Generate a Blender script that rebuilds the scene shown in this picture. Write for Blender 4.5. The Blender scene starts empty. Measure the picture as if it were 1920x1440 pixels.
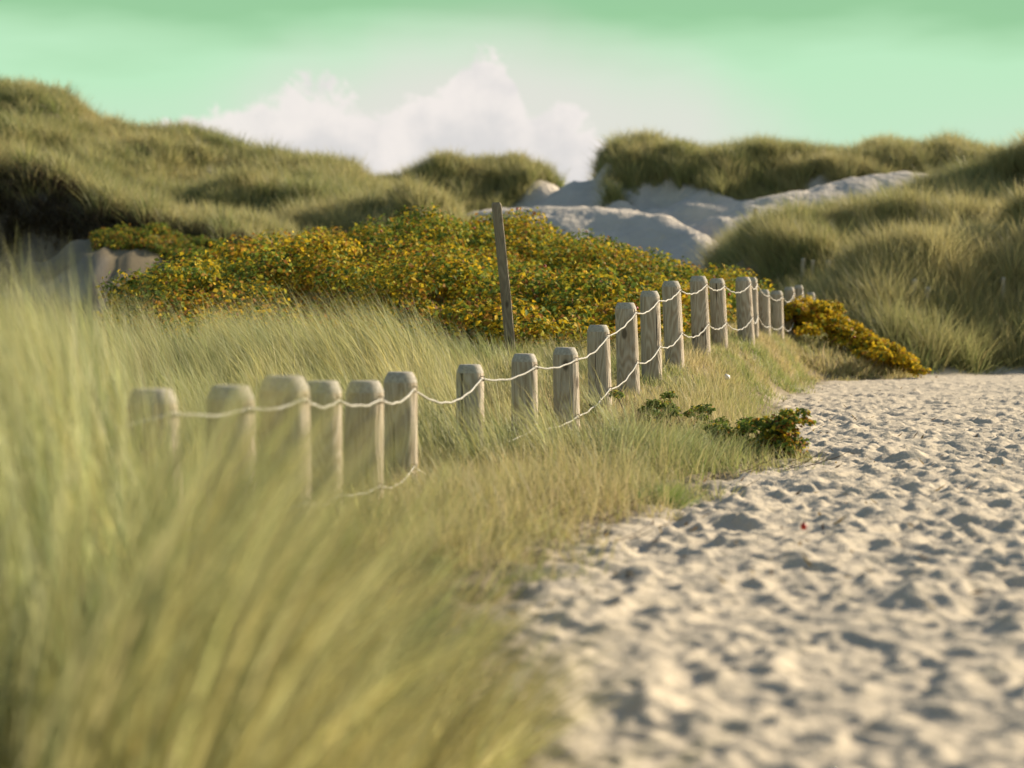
import bpy, math, random
import numpy as np
from mathutils import Vector

rng = np.random.default_rng(11)
random.seed(11)
scene = bpy.context.scene
COL = scene.collection

# ------------------------------------------------------------------ camera
F = 3583.0            # focal length in photo pixels (1920 wide)
ZC = 0.74             # eye height above the sand
HOR = 590.0           # photo row of the horizon
cam_d = bpy.data.cameras.new("camera")
cam_d.sensor_width = 36.0
cam_d.lens = 36.0 * F / 1920.0
cam_d.shift_y = -(720.0 - HOR) / 1920.0
cam_d.clip_start = 0.05
cam_d.clip_end = 3000
cam_d.dof.use_dof = True
cam_d.dof.focus_distance = 12.0
cam_d.dof.aperture_fstop = 2.3
cam_d.dof.aperture_blades = 9
cam = bpy.data.objects.new("camera", cam_d)
cam.location = (0, 0, ZC)
cam.rotation_euler = (math.radians(90), 0, 0)
COL.objects.link(cam)
scene.camera = cam

# ------------------------------------------------------------------ light
SUN_EL, SUN_AZ = math.radians(21), math.radians(34)   # azimuth from +X towards +Y
sdir = Vector((math.cos(SUN_EL) * math.cos(SUN_AZ), math.cos(SUN_EL) * math.sin(SUN_AZ), math.sin(SUN_EL)))
EXPOSURE = 1.0
SKYK = 2.0 ** (-EXPOSURE)
sl = bpy.data.lights.new("sun", 'SUN')
sl.energy = 5.0
sl.angle = math.radians(0.6)
sl.color = (1.0, 0.87, 0.67)
sun = bpy.data.objects.new("sun", sl)
sun.rotation_euler = sdir.to_track_quat('Z', 'Y').to_euler()
sun.location = (30, 25, 20)
COL.objects.link(sun)

scene.view_settings.view_transform = 'Standard'
scene.view_settings.look = 'None'
scene.view_settings.exposure = EXPOSURE
scene.view_settings.gamma = 1.0
scene.view_settings.use_curve_mapping = False
scene.cycles.use_denoising = True
scene.cycles.max_bounces = 6
scene.cycles.diffuse_bounces = 3
scene.cycles.transparent_max_bounces = 4
scene.cycles.caustics_reflective = False
scene.cycles.caustics_refractive = False


class NT:
    """tiny node-tree helper"""
    def __init__(self, tree):
        self.t = tree
        self.t.nodes.clear()

    def n(self, typ, inp=None, **props):
        nd = self.t.nodes.new(typ)
        for k, v in props.items():
            setattr(nd, k, v)
        for k, v in (inp or {}).items():
            s = nd.inputs[k]
            if hasattr(v, 'is_output') or isinstance(v, bpy.types.NodeSocket):
                self.t.links.new(v, s)
            else:
                s.default_value = v
        return nd

    def math(self, op, a, b=0.0, c=0.0, clamp=False):
        nd = self.t.nodes.new('ShaderNodeMath')
        nd.operation = op
        nd.use_clamp = clamp
        for i, v in enumerate((a, b, c)):
            if isinstance(v, bpy.types.NodeSocket):
                self.t.links.new(v, nd.inputs[i])
            else:
                nd.inputs[i].default_value = v
        return nd.outputs[0]

    def smooth(self, v, a, b):
        nd = self.t.nodes.new('ShaderNodeMapRange')
        nd.interpolation_type = 'SMOOTHSTEP'
        self.t.links.new(v, nd.inputs['Value'])
        lo, hi, o0, o1 = (a, b, 0.0, 1.0) if a < b else (b, a, 1.0, 0.0)
        nd.inputs['From Min'].default_value = lo
        nd.inputs['From Max'].default_value = hi
        nd.inputs['To Min'].default_value = o0
        nd.inputs['To Max'].default_value = o1
        return nd.outputs[0]

    def mix(self, fac, a, b, blend='MIX'):
        nd = self.t.nodes.new('ShaderNodeMix')
        nd.data_type = 'RGBA'
        nd.blend_type = blend
        for s, v in ((nd.inputs[0], fac), (nd.inputs[6], a), (nd.inputs[7], b)):
            if isinstance(v, bpy.types.NodeSocket):
                self.t.links.new(v, s)
            else:
                s.default_value = v if not isinstance(v, tuple) or len(v) == 4 else (*v, 1)
        return nd.outputs[2]

    def ramp(self, fac, stops, interp='LINEAR'):
        nd = self.t.nodes.new('ShaderNodeValToRGB')
        nd.color_ramp.interpolation = interp
        el = nd.color_ramp.elements
        while len(el) < len(stops):
            el.new(0.5)
        for e, (p, c) in zip(el, stops):
            e.position = p
            e.color = (*c, 1)
        self.t.links.new(fac, nd.inputs[0])
        return nd.outputs[0]

    def link(self, a, b):
        self.t.links.new(a, b)


def build_world():
    w = bpy.data.worlds.new("World")
    scene.world = w
    w.use_nodes = True
    N = NT(w.node_tree)
    tc = N.n('ShaderNodeTexCoord')
    D = tc.outputs['Generated']
    sep = N.n('ShaderNodeSeparateXYZ', {0: D})
    x, y, z = sep.outputs
    az = N.math('ARCTAN2', x, y)
    el = N.math('ARCSINE', z)
    noi = N.n('ShaderNodeTexNoise', {'Vector': D, 'Scale': 9.0, 'Detail': 3.0, 'Roughness': 0.5}).outputs['Fac']
    stretch = N.n('ShaderNodeMapping', {'Vector': D, 'Scale': (9.0, 9.0, 34.0)}).outputs[0]
    band = N.n('ShaderNodeTexNoise', {'Vector': stretch, 'Scale': 1.0, 'Detail': 3.0, 'Roughness': 0.45}).outputs['Fac']
    lump = N.n('ShaderNodeTexNoise', {'Vector': D, 'Scale': 26.0, 'Detail': 6.0, 'Roughness': 0.58, 'Distortion': 0.3}).outputs['Fac']
    lump2 = N.n('ShaderNodeTexNoise', {'Vector': D, 'Scale': 40.0, 'Detail': 5.0, 'Roughness': 0.55}).outputs['Fac']
    # green-tinted clear air, paler towards the horizon, darker bank of cloud above
    elw = N.math('ADD', el, N.math('MULTIPLY', N.math('SUBTRACT', band, 0.5), 0.05))
    clear = N.ramp(N.math('MULTIPLY', elw, 5.0), [
        (0.00, (0.62, 0.79, 0.62)), (0.40, (0.58, 0.80, 0.59)), (0.64, (0.52, 0.83, 0.55)),
        (0.72, (0.44, 0.74, 0.46)), (0.80, (0.33, 0.62, 0.35)), (1.0, (0.30, 0.57, 0.34))])
    # soft white veil in the middle of the view and in patches all round
    dx = N.math('DIVIDE', N.math('ADD', az, 0.01), 0.155)
    dy = N.math('DIVIDE', N.math('SUBTRACT', el, 0.07), 0.078)
    rad = N.math('SQRT', N.math('ADD', N.math('MULTIPLY', dx, dx), N.math('MULTIPLY', dy, dy)))
    rad = N.math('ADD', rad, N.math('MULTIPLY', N.math('SUBTRACT', noi, 0.5), 0.7))
    veil = N.smooth(rad, 1.35, 0.55)
    away = N.smooth(N.math('ABSOLUTE', az), 0.5, 0.9)
    veil_all = N.math('MULTIPLY', N.math('MULTIPLY', N.smooth(noi, 0.42, 0.6), away), N.smooth(el, 0.35, 0.1))
    veil = N.math('MAXIMUM', veil, veil_all)
    col = N.mix(N.math('MULTIPLY', veil, 0.97), clear, (0.765, 0.765, 0.70))
    # heaped cloud: a top line that depends on azimuth, broken up by noise
    fc = N.n('ShaderNodeFloatCurve')
    azn = N.math('ADD', N.math('MULTIPLY', az, 1.0 / 0.6), 0.5)
    N.link(azn, fc.inputs['Value'])
    cv = fc.mapping.curves[0]
    pts = [(-700, .30), (60, .40), (250, .66), (380, .74), (520, .79), (610, .82), (720, .79), (800, .84),
           (880, .92), (960, .86), (1005, .74), (1090, .71), (1250, .64), (1420, .42), (1800, .38), (2400, .30)]
    P = [((math.atan((p - 960) / F)) / 0.6 + 0.5, v) for p, v in pts]
    P = [(0.0, .3)] + [q for q in P if 0 < q[0] < 1] + [(1.0, .3)]
    while len(cv.points) < len(P):
        cv.points.new(0.5, 0.5)
    for pt, (a, b) in zip(cv.points, P):
        pt.location = (a, b)
    fc.mapping.update()
    top = N.math('MULTIPLY', fc.outputs[0], 0.144)
    dd = N.math('SUBTRACT', top, el)
    dd = N.math('ADD', dd, N.math('MULTIPLY', N.math('SUBTRACT', lump, 0.5), 0.075))
    cum = N.smooth(dd, -0.001, 0.007)
    shade = N.smooth(N.math('ADD', N.math('MULTIPLY', dd, 7.0), lump2), 0.42, 0.95)
    ccol = N.mix(shade, (0.91, 0.85, 0.81), (0.715, 0.695, 0.69))
    mid = N.smooth(N.math('ABSOLUTE', N.math('ADD', az, 0.04)), 0.21, 0.12)
    ccol = N.mix(mid, N.mix(0.45, clear, (0.74, 0.80, 0.70)), ccol)
    col = N.mix(N.math('MULTIPLY', cum, 0.92), col, ccol)
    col = N.mix(1.0, col, (SKYK, SKYK, SKYK), 'MULTIPLY')
    bg1 = N.n('ShaderNodeBackground', {'Color': col, 'Strength': 1.0})
    sky = N.n('ShaderNodeTexSky')
    sky.sky_type = 'NISHITA'
    sky.sun_disc = False
    sky.sun_elevation = SUN_EL
    sky.sun_rotation = math.pi / 2 - SUN_AZ
    bg2 = N.n('ShaderNodeBackground', {'Color': sky.outputs[0], 'Strength': 0.085})
    up = N.smooth(el, 0.18, 0.42)
    ms = N.n('ShaderNodeMixShader', {0: up, 1: bg1.outputs[0], 2: bg2.outputs[0]})
    out = N.n('ShaderNodeOutputWorld')
    N.link(ms.outputs[0], out.inputs[0])


build_world()

# ------------------------------------------------------------------ helpers


def sstep(a, b, v):
    t = np.clip((np.asarray(v, float) - a) / (b - a), 0, 1)
    return t * t * (3 - 2 * t)


def _hash(ix, iy, seed):
    n = (ix.astype(np.int64) * 374761393 + iy.astype(np.int64) * 668265263 + seed * 1442695041) & 0xFFFFFFFF
    n = ((n ^ (n >> 13)) * 1274126177) & 0xFFFFFFFF
    n = (n ^ (n >> 16)) & 0xFFFF
    return n / 65535.0


def vnoise(x, y, seed=0):
    x = np.asarray(x, float); y = np.asarray(y, float)
    ix = np.floor(x).astype(np.int64); iy = np.floor(y).astype(np.int64)
    fx = x - ix; fy = y - iy
    fx = fx * fx * fx * (fx * (fx * 6 - 15) + 10); fy = fy * fy * fy * (fy * (fy * 6 - 15) + 10)
    a = _hash(ix, iy, seed); b = _hash(ix + 1, iy, seed)
    c = _hash(ix, iy + 1, seed); d = _hash(ix + 1, iy + 1, seed)
    return (a * (1 - fx) + b * fx) * (1 - fy) + (c * (1 - fx) + d * fx) * fy


def fbm(x, y, sc, seed=0, octv=4, rough=0.5):
    s = 0.0; amp = 1.0; tot = 0.0
    for k in range(octv):
        s = s + amp * vnoise(np.asarray(x) * sc * 2 ** k + 17.3 * k, np.asarray(y) * sc * 2 ** k - 9.1 * k, seed + k)
        tot += amp; amp *= rough
    return s / tot


def at(px, py, d):
    return ((px - 960.0) * d / F, d, ZC + (HOR - py) * d / F)


def mesh_obj(name, verts, faces=None, mat=None, parent=None, loops=None, sizes=None, tint=None, smooth=False, uvs=None):
    """verts (N,3) array; faces list/array of equal length tuples, or flat loops + sizes"""
    me = bpy.data.meshes.new(name)
    verts = np.asarray(verts, np.float32)
    if faces is not None:
        faces = np.asarray(faces, np.int32)
        sizes = np.full(len(faces), faces.shape[1], np.int32)
        loops = faces.ravel()
    me.vertices.add(len(verts)); me.vertices.foreach_set('co', verts.ravel())
    me.loops.add(len(loops)); me.loops.foreach_set('vertex_index', np.asarray(loops, np.int32))
    me.polygons.add(len(sizes))
    st = np.concatenate([[0], np.cumsum(sizes)[:-1]]).astype(np.int32)
    me.polygons.foreach_set('loop_start', st)
    me.update(calc_edges=True)
    if smooth:
        me.polygons.foreach_set('use_smooth', np.ones(len(sizes), bool))
    if tint is not None:
        at_ = me.attributes.new('tint', 'FLOAT_COLOR', 'POINT')
        c = np.ones((len(verts), 4), np.float32); c[:, :3] = tint
        at_.data.foreach_set('color', c.ravel())
    if mat:
        me.materials.append(mat)
    ob = bpy.data.objects.new(name, me)
    COL.objects.link(ob)
    if parent:
        ob.parent = parent
    return ob


def tag(o, label=None, cat=None, group=None, kind=None):
    if label: o['label'] = label
    if cat: o['category'] = cat
    if group: o['group'] = group
    if kind: o['kind'] = kind
    return o


def empty(name, loc, label, cat, group=None):
    o = bpy.data.objects.new(name, None)
    o.empty_display_size = 0.1
    o.location = loc
    COL.objects.link(o)
    return tag(o, label, cat, group)


class MB:
    """collects tubes, blobs etc. into one mesh"""
    def __init__(s):
        s.v = []; s.f = []

    def tube(s, pts, rad, n=8, cap=True):
        pts = [Vector(p) for p in pts]
        k0 = len(s.v)
        rad = rad if hasattr(rad, '__len__') else [rad] * len(pts)
        for i, p in enumerate(pts):
            t = (pts[min(i + 1, len(pts) - 1)] - pts[max(i - 1, 0)]).normalized()
            a = t.cross(Vector((0, 0, 1)))
            if a.length < 1e-3: a = t.cross(Vector((0, 1, 0)))
            a.normalize(); b = t.cross(a)
            for j in range(n):
                q = 2 * math.pi * j / n
                s.v.append(p + a * (rad[i] * math.cos(q)) + b * (rad[i] * math.sin(q)))
        for i in range(len(pts) - 1):
            for j in range(n):
                j2 = (j + 1) % n
                s.f.append((k0 + i * n + j, k0 + i * n + j2, k0 + (i + 1) * n + j2, k0 + (i + 1) * n + j))
        if cap:
            s.f.append(tuple(k0 + j for j in reversed(range(n))))
            s.f.append(tuple(k0 + (len(pts) - 1) * n + j for j in range(n)))

    def blob(s, c, r, seed=0, n=8, m=5, sq=(1, 1, 1), jit=0.1):
        rr = random.Random(seed)
        k0 = len(s.v)
        s.v.append(Vector(c) + Vector((0, 0, -r * sq[2])))
        for i in range(1, m):
            ph = math.pi * i / m - math.pi / 2
            for j in range(n):
                q = 2 * math.pi * j / n
                k = r * (1 + rr.uniform(-jit, jit))
                s.v.append(Vector(c) + Vector((k * math.cos(ph) * math.cos(q) * sq[0], k * math.cos(ph) * math.sin(q) * sq[1], k * math.sin(ph) * sq[2])))
        s.v.append(Vector(c) + Vector((0, 0, r * sq[2])))
        e = len(s.v) - 1
        for j in range(n):
            j2 = (j + 1) % n
            s.f.append((k0, k0 + 1 + j2, k0 + 1 + j))
            for i in range(m - 2):
                a = k0 + 1 + i * n
                s.f.append((a + j, a + j2, a + n + j2, a + n + j))
            a = k0 + 1 + (m - 2) * n
            s.f.append((a + j, a + j2, e))

    def build(s, name, mat, parent=None, smooth=True, inv=None):
        me = bpy.data.meshes.new(name)
        vs = [tuple((inv @ p) if inv else p) for p in s.v]
        me.from_pydata(vs, [], s.f)
        me.update()
        if smooth:
            me.polygons.foreach_set('use_smooth', np.ones(len(me.polygons), bool))
        me.materials.append(mat)
        o = bpy.data.objects.new(name, me)
        COL.objects.link(o)
        if parent: o.parent = parent
        return o


# ------------------------------------------------------------------ materials
def new_mat(name):
    m = bpy.data.materials.new(name)
    m.use_nodes = True
    return m, NT(m.node_tree)


def foliage_mat(name, transl=0.35, rough=0.55, spec=0.25, hue=0.0):
    m, N = new_mat(name)
    a = N.n('ShaderNodeAttribute', attribute_name='tint')
    c = a.outputs['Color']
    b = N.n('ShaderNodeBsdfPrincipled', {'Base Color': c, 'Roughness': rough, 'Specular IOR Level': spec})
    t = N.n('ShaderNodeBsdfTranslucent', {'Color': c})
    mx = N.n('ShaderNodeMixShader', {0: transl, 1: b.outputs[0], 2: t.outputs[0]})
    o = N.n('ShaderNodeOutputMaterial')
    N.link(mx.outputs[0], o.inputs[0])
    return m


def make_sand():
    m, N = new_mat('sand')
    g = N.n('ShaderNodeNewGeometry').outputs['Position']
    a = N.n('ShaderNodeAttribute', attribute_name='tint').outputs['Color']
    n1 = N.n('ShaderNodeTexNoise', {'Vector': g, 'Scale': 2.2, 'Detail': 4.0}).outputs['Fac']
    n2 = N.n('ShaderNodeTexNoise', {'Vector': g, 'Scale': 160.0, 'Detail': 2.0}).outputs['Fac']
    n3 = N.n('ShaderNodeTexNoise', {'Vector': g, 'Scale': 34.0, 'Detail': 3.0}).outputs['Fac']
    c = N.mix(1.0, a, N.ramp(n1, [(0.3, (0.90, 0.90, 0.90)), (0.7, (1.05, 1.04, 1.02))]), 'MULTIPLY')
    c = N.mix(1.0, c, N.ramp(n2, [(0.30, (0.82, 0.80, 0.78)), (0.65, (1.06, 1.06, 1.06))]), 'MULTIPLY')
    # small specks of dark litter
    c = N.mix(N.smooth(n3, 0.70, 0.78), c, (0.16, 0.12, 0.07))
    h = N.math('ADD', N.math('MULTIPLY', n3, 0.8), N.math('MULTIPLY', n2, 0.25))
    # trodden relief on the distant slopes, finer than their mesh
    n4 = N.n('ShaderNodeTexNoise', {'Vector': g, 'Scale': 3.6, 'Detail': 3.0, 'Roughness': 0.6}).outputs['Fac']
    farm = N.smooth(N.n('ShaderNodeSeparateXYZ', {0: g}).outputs[1], 34.0, 42.0)
    bf = N.n('ShaderNodeBump', {'Height': N.math('MULTIPLY', n4, farm), 'Strength': 0.8, 'Distance': 0.14})
    bp = N.n('ShaderNodeBump', {'Height': h, 'Strength': 0.55, 'Distance': 0.02, 'Normal': bf.outputs[0]})
    b = N.n('ShaderNodeBsdfPrincipled', {'Base Color': c, 'Roughness': 0.95, 'Specular IOR Level': 0.1, 'Normal': bp.outputs[0]})
    o = N.n('ShaderNodeOutputMaterial')
    N.link(b.outputs[0], o.inputs[0])
    return m


def make_wood(name, light, dark, scale=1.0):
    m, N = new_mat(name)
    tc = N.n('ShaderNodeTexCoord').outputs['Object']
    oi = N.n('ShaderNodeObjectInfo').outputs['Random']
    off = N.n('ShaderNodeCombineXYZ', {0: N.math('MULTIPLY', oi, 37.0), 1: N.math('MULTIPLY', oi, 11.0), 2: N.math('MULTIPLY', oi, 23.0)})
    p = N.n('ShaderNodeVectorMath', {0: tc, 1: off.outputs[0]}, operation='ADD').outputs[0]
    st = N.n('ShaderNodeMapping', {'Vector': p, 'Scale': (9.0, 9.0, 1.7)}).outputs[0]
    wrp = N.n('ShaderNodeTexNoise', {'Vector': st, 'Scale': 1.0, 'Detail': 1.5, 'Roughness': 0.4}).outputs['Fac']
    rings = N.math('FRACT', N.math('MULTIPLY', wrp, 15.0))
    tri = N.math('ABSOLUTE', N.math('SUBTRACT', N.math('MULTIPLY', rings, 2.0), 1.0))
    st2 = N.n('ShaderNodeMapping', {'Vector': p, 'Scale': (120.0, 120.0, 5.0)}).outputs[0]
    fib = N.n('ShaderNodeTexNoise', {'Vector': st2, 'Scale': 1.0, 'Detail': 3.0, 'Roughness': 0.6}).outputs['Fac']
    pat = N.n('ShaderNodeTexNoise', {'Vector': p, 'Scale': 7.0, 'Detail': 3.0}).outputs['Fac']
    vk = N.n('ShaderNodeTexVoronoi', {'Vector': N.n('ShaderNodeMapping', {'Vector': p, 'Scale': (7.0, 7.0, 3.4)}).outputs[0], 'Scale': 1.0}).outputs['Distance']
    knot = N.smooth(vk, 0.16, 0.08)
    f = N.math('ADD', N.math('MULTIPLY', N.smooth(tri, 0.1, 0.9), 0.55), N.math('MULTIPLY', N.smooth(fib, 0.3, 0.7), 0.45))
    c = N.mix(f, dark, light)
    c = N.mix(N.smooth(pat, 0.55, 0.75), c, tuple(v * 0.8 for v in light))
    c = N.mix(knot, c, tuple(v * 0.45 for v in dark))
    crack = N.smooth(N.n('ShaderNodeTexNoise', {'Vector': N.n('ShaderNodeMapping', {'Vector': p, 'Scale': (55.0, 55.0, 1.1)}).outputs[0], 'Scale': 1.0, 'Detail': 1.0}).outputs['Fac'], 0.70, 0.74)
    c = N.mix(crack, c, (0.06, 0.045, 0.03))
    bp = N.n('ShaderNodeBump', {'Height': N.math('SUBTRACT', f, crack), 'Strength': 0.6, 'Distance': 0.006})
    b = N.n('ShaderNodeBsdfPrincipled', {'Base Color': c, 'Roughness': 0.8, 'Specular IOR Level': 0.2, 'Normal': bp.outputs[0]})
    o = N.n('ShaderNodeOutputMaterial')
    N.link(b.outputs[0], o.inputs[0])
    return m


def plain_mat(name, col, rough=0.7, noise=60.0, var=0.25, metal=0.0):
    m, N = new_mat(name)
    g = N.n('ShaderNodeTexCoord').outputs['Object']
    n = N.n('ShaderNodeTexNoise', {'Vector': g, 'Scale': noise, 'Detail': 3.0}).outputs['Fac']
    c = N.mix(N.smooth(n, 0.3, 0.7), tuple(v * (1 - var) for v in col), col)
    b = N.n('ShaderNodeBsdfPrincipled', {'Base Color': c, 'Roughness': rough, 'Metallic': metal, 'Specular IOR Level': 0.25})
    o = N.n('ShaderNodeOutputMaterial')
    N.link(b.outputs[0], o.inputs[0])
    return m


M_SAND = make_sand()
M_GRASS = foliage_mat('marram_blades', 0.45, 0.55, 0.25)
M_LEAF = foliage_mat('rose_leaves', 0.36, 0.7, 0.12)
M_WOOD = make_wood('weathered_post_wood', (0.50, 0.425, 0.325), (0.285, 0.215, 0.14))
M_END = plain_mat('bleached_end_grain', (0.45, 0.40, 0.32), 0.85, 90.0, 0.35)
M_STAKE = make_wood('brown_stake_wood', (0.27, 0.22, 0.15), (0.17, 0.13, 0.085))
M_ROPE = plain_mat('pale_rope', (0.62, 0.58, 0.50), 0.85, 150.0, 0.3)
M_STEEL = plain_mat('galvanised_staple', (0.12, 0.11, 0.10), 0.5, 50.0, 0.3, 0.6)
M_TWIG = plain_mat('twig_bark', (0.12, 0.075, 0.045), 0.85, 40.0, 0.4)
M_HIP = plain_mat('rose_hip_skin', (0.42, 0.035, 0.02), 0.35, 30.0, 0.2)
M_SHELL = plain_mat('bleached_shell', (0.75, 0.70, 0.62), 0.5, 40.0, 0.2)

# ------------------------------------------------------------------ the fence layout
# top centre px, top row, width px, distance, base centre px
POSTS = [
    (286, 727, 94, 5.25, 300), (432, 722, 90, 5.6, 436), (534, 706, 96, 5.85, 537), (604, 713, 74, 6.45, 605),
    (685, 714, 72, 7.0, 682), (750, 698, 63, 7.8, 750), (881, 683, 52, 9.2, 882), (983, 663, 50, 9.9, 984),
    (1059, 651, 47, 10.6, 1063), (1121, 609, 42, 11.4, 1126), (1173, 567, 41, 12.2, 1179), (1218, 545, 37, 13.1, 1223),
    (1258, 527, 35, 14.0, 1266), (1309, 518, 33, 15.2, 1315), (1344, 522, 30, 16.4, 1350), (1393, 519, 30, 17.8, 1400),
    (1409, 520, 22, 19.1, 1412), (1432, 543, 22, 20.2, 1434), (1456, 545, 24, 21.2, 1458), (1480, 538, 20, 22.7, 1481),
    (1497, 535, 18, 24.5, 1498), (1520, 548, 16, 27.3, 1521)]

ROW_Y = np.array([p[3] for p in POSTS]); ROW_X = np.array([(p[4] - 960) * p[3] / F for p in POSTS])
ROW_Y2 = np.concatenate([[0.], ROW_Y, [34., 60.]]); ROW_X2 = np.concatenate([[-1.4], ROW_X, [5.2, 8.]])


def xr_(y): return np.interp(y, ROW_Y2, ROW_X2)


EY = [-20, 0, 3.1, 4.2, 5.2, 6.1, 6.7, 7.5, 8.6, 9.5, 10.2, 11, 13, 15.6, 18, 20.6, 21.2, 21.6, 22.0, 22.6, 24, 26, 40, 400]
EX = [.3, .16, .14, .02, .08, .26, .40, .63, 1.0, 1.42, 1.40, 1.52, 1.78, 2.15, 2.75, 3.3, 3.55, 4.1, 4.6, 4.85, 5.1, 5.4, 8, 60]


def xe_(y, x=None):
    e = np.interp(y, EY, EX)
    return e + np.interp(y, [10, 14], [.10, .05]) * (fbm(np.asarray(y) * 1.0, np.asarray(y) * 0 + 3.0, 1.7, 5, 3) - 0.5) * 2


ZRY = [-20, 4, 7, 9.9, 10.6, 11.4, 12.2, 13.1, 14.0, 15.2, 16.4, 17.8, 19, 21.2, 22.5, 24.5, 28, 31, 36]
ZRZ = [0, 0, .02, .05, .07, .15, .22, .28, .34, .41, .43, .41, .40, .36, .42, .50, .30, -.1, -.3]


def zr_(y): return np.interp(y, ZRY, ZRZ)


def plat_(y): return np.interp(y, [-20, 5, 7, 10, 12, 14, 18, 26, 32, 40], [.05, .05, .06, .14, .28, .38, .45, .5, .1, -.3])


def foot_(y): return np.interp(y, [-20, 20, 22.5, 25, 28, 31, 38, 46, 58, 80, 400], [0, 0, -.01, -.11, -.13, -.03, .95, 1.9, 2.3, 2.4, 2.0])


# ridges: photo column, photo row, distance ; grass height is taken off
RIDGES = {
    'left': dict(p=[(-900, 150, 62), (-300, 165, 61), (0, 184, 60), (60, 184, 60), (130, 194, 60), (200, 226, 60), (300, 248, 60), (400, 272, 60),
                    (520, 296, 60), (600, 312, 60), (680, 332, 60), (760, 360, 61), (860, 420, 62)], wf=19, wb=20, gh=.42, e=1.0),
    'bluff': dict(p=[(-700, 255, 40), (-200, 275, 40), (0, 286, 40), (85, 292, 40), (130, 320, 40), (180, 352, 39.5), (260, 388, 39), (330, 398, 39), (410, 408, 38.5),
                     (470, 440, 38), (530, 478, 38), (620, 540, 38)], wf=3.2, wb=16, gh=.30, e=0.8),
    'patch': dict(p=[(90, 470, 35), (170, 425, 35), (230, 416, 35), (300, 430, 35), (370, 452, 35), (450, 480, 35), (540, 530, 35)], wf=5, wb=3, gh=.15, e=1.0),
    'hump': dict(p=[(310, 420, 49), (355, 352, 49), (400, 324, 49), (470, 316, 49), (530, 332, 49), (620, 356, 49), (720, 384, 50), (800, 430, 51)], wf=3.2, wb=6, gh=.38, e=1.0),
    'hummock': dict(p=[(480, 470, 44), (560, 425, 44), (640, 398, 44), (700, 382, 44), (770, 366, 44), (830, 370, 44), (875, 390, 44), (920, 440, 44)], wf=3.2, wb=5, gh=.35, e=1.0),
    'middle': dict(p=[(600, 385, 75), (680, 352, 75), (740, 332, 75), (830, 312, 75), (950, 306, 75), (1015, 312, 75), (1045, 332, 75), (1070, 366, 75), (1110, 372, 75), (1180, 400, 75)], wf=9, wb=12, gh=.42, e=1.0),
    'back': dict(p=[(960, 400, 70), (1020, 352, 70), (1050, 331, 70), (1075, 322, 70), (1115, 318, 70), (1135, 284, 70), (1200, 276, 70), (1300, 276, 70), (1400, 284, 70), (1500, 284, 70), (1600, 280, 70),
                    (1650, 272, 70), (1780, 272, 70), (1920, 290, 69), (2300, 300, 66), (2900, 320, 64)], wf=11, wb=14, gh=.42, e=1.0),
    'crest': dict(p=[(1300, 430, 50.5), (1340, 402, 50.5), (1400, 380, 51), (1450, 366, 51.5), (1520, 350, 52), (1600, 332, 52.5), (1700, 322, 53), (1850, 330, 53), (2000, 340, 53)], wf=5.5, wb=9, gh=0, e=0.9),
    'apron': dict(p=[(840, 410, 52), (930, 388, 51), (1050, 388, 50.5), (1180, 394, 50), (1260, 410, 49), (1310, 440, 47.5), (1350, 466, 46.5), (1420, 500, 46)], wf=4.6, wb=12, gh=0, e=1.0),
    'right': dict(p=[(1350, 540, 36), (1385, 490, 36.5), (1410, 455, 37), (1470, 424, 37.5), (1560, 402, 38), (1640, 378, 38.5), (1750, 350, 39), (1850, 326, 39.5), (1920, 312, 40),
                     (2200, 270, 41), (2800, 240, 42)], wf=8.5, wb=10, gh=.48, e=1.0),
    'tan': dict(p=[(1500, 590, 30), (1560, 520, 30.5), (1620, 462, 31), (1700, 446, 31.5), (1800, 432, 32), (1920, 410, 32), (2300, 360, 32.5), (2900, 330, 33)], wf=4.2, wb=5, gh=.46, e=1.0),
    'rose': dict(p=[(120, 640, 25), (230, 606, 25), (330, 548, 25), (430, 500, 25), (520, 470, 25), (600, 440, 25), (680, 420, 25), (780, 404, 25), (870, 400, 25), (1040, 416, 25),
                    (1130, 438, 25), (1220, 463, 25), (1290, 488, 25), (1360, 506, 25), (1410, 530, 25), (1460, 570, 25)], wf=9.5, wb=7, gh=.66, e=1.0),
}
for k, r in RIDGES.items():
    w = np.array([at(*q) for q in r['p']])
    xs = np.linspace(w[0, 0], w[-1, 0], 400)
    yy = np.interp(xs, w[:, 0], w[:, 1]); zz = np.interp(xs, w[:, 0], w[:, 2]) - r['gh']
    kk = 5
    ker = np.ones(kk) / kk
    zz = np.convolve(np.pad(zz, kk // 2, 'edge'), ker, 'valid')
    r['xs'], r['ys'], r['zs'] = xs, yy, zz


def dune(name, x, y):
    r = RIDGES[name]
    yr = np.interp(x, r['xs'], r['ys']); zr = np.interp(x, r['xs'], r['zs'])
    ft = foot_(y)
    if name == 'rose':
        ft = near_z(x, y)
    span = 1.5 if name in ('rose', 'patch', 'hummock', 'hump') else 4.0
    endf = sstep(r['xs'][0] - span, r['xs'][0], x) * (1 - sstep(r['xs'][-1], r['xs'][-1] + span, x))
    t = y - yr
    wob = (fbm(x, y, 0.35, 31, 3) - 0.5) * 1.4
    s = np.where(t < 0, -t / (r['wf'] * (1 + wob * 0.5)), t / r['wb'])
    s = np.clip(s, 0, 1)
    f = 0.5 * (1 + np.cos(np.pi * s ** r['e']))
    return ft + (zr - (0.45 if name == 'rose' else foot_(yr))) * f * endf


NAMES = list(RIDGES)
SIDX = {n: i for i, n in enumerate(NAMES)}


def near_z(x, y):
    xe = xe_(y); xr = np.minimum(xr_(y), xe - 0.35)
    S = sstep(0, 1, (xe - x) / (xe - xr))
    z = foot_(y) * (1 - S) + zr_(y) * S
    L = sstep(0, 2.0, xr - x)
    far = sstep(24, 32, y)
    z = z * (1 - L) + (plat_(y) * (1 - far) + foot_(y) * far) * L
    return z


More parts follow.
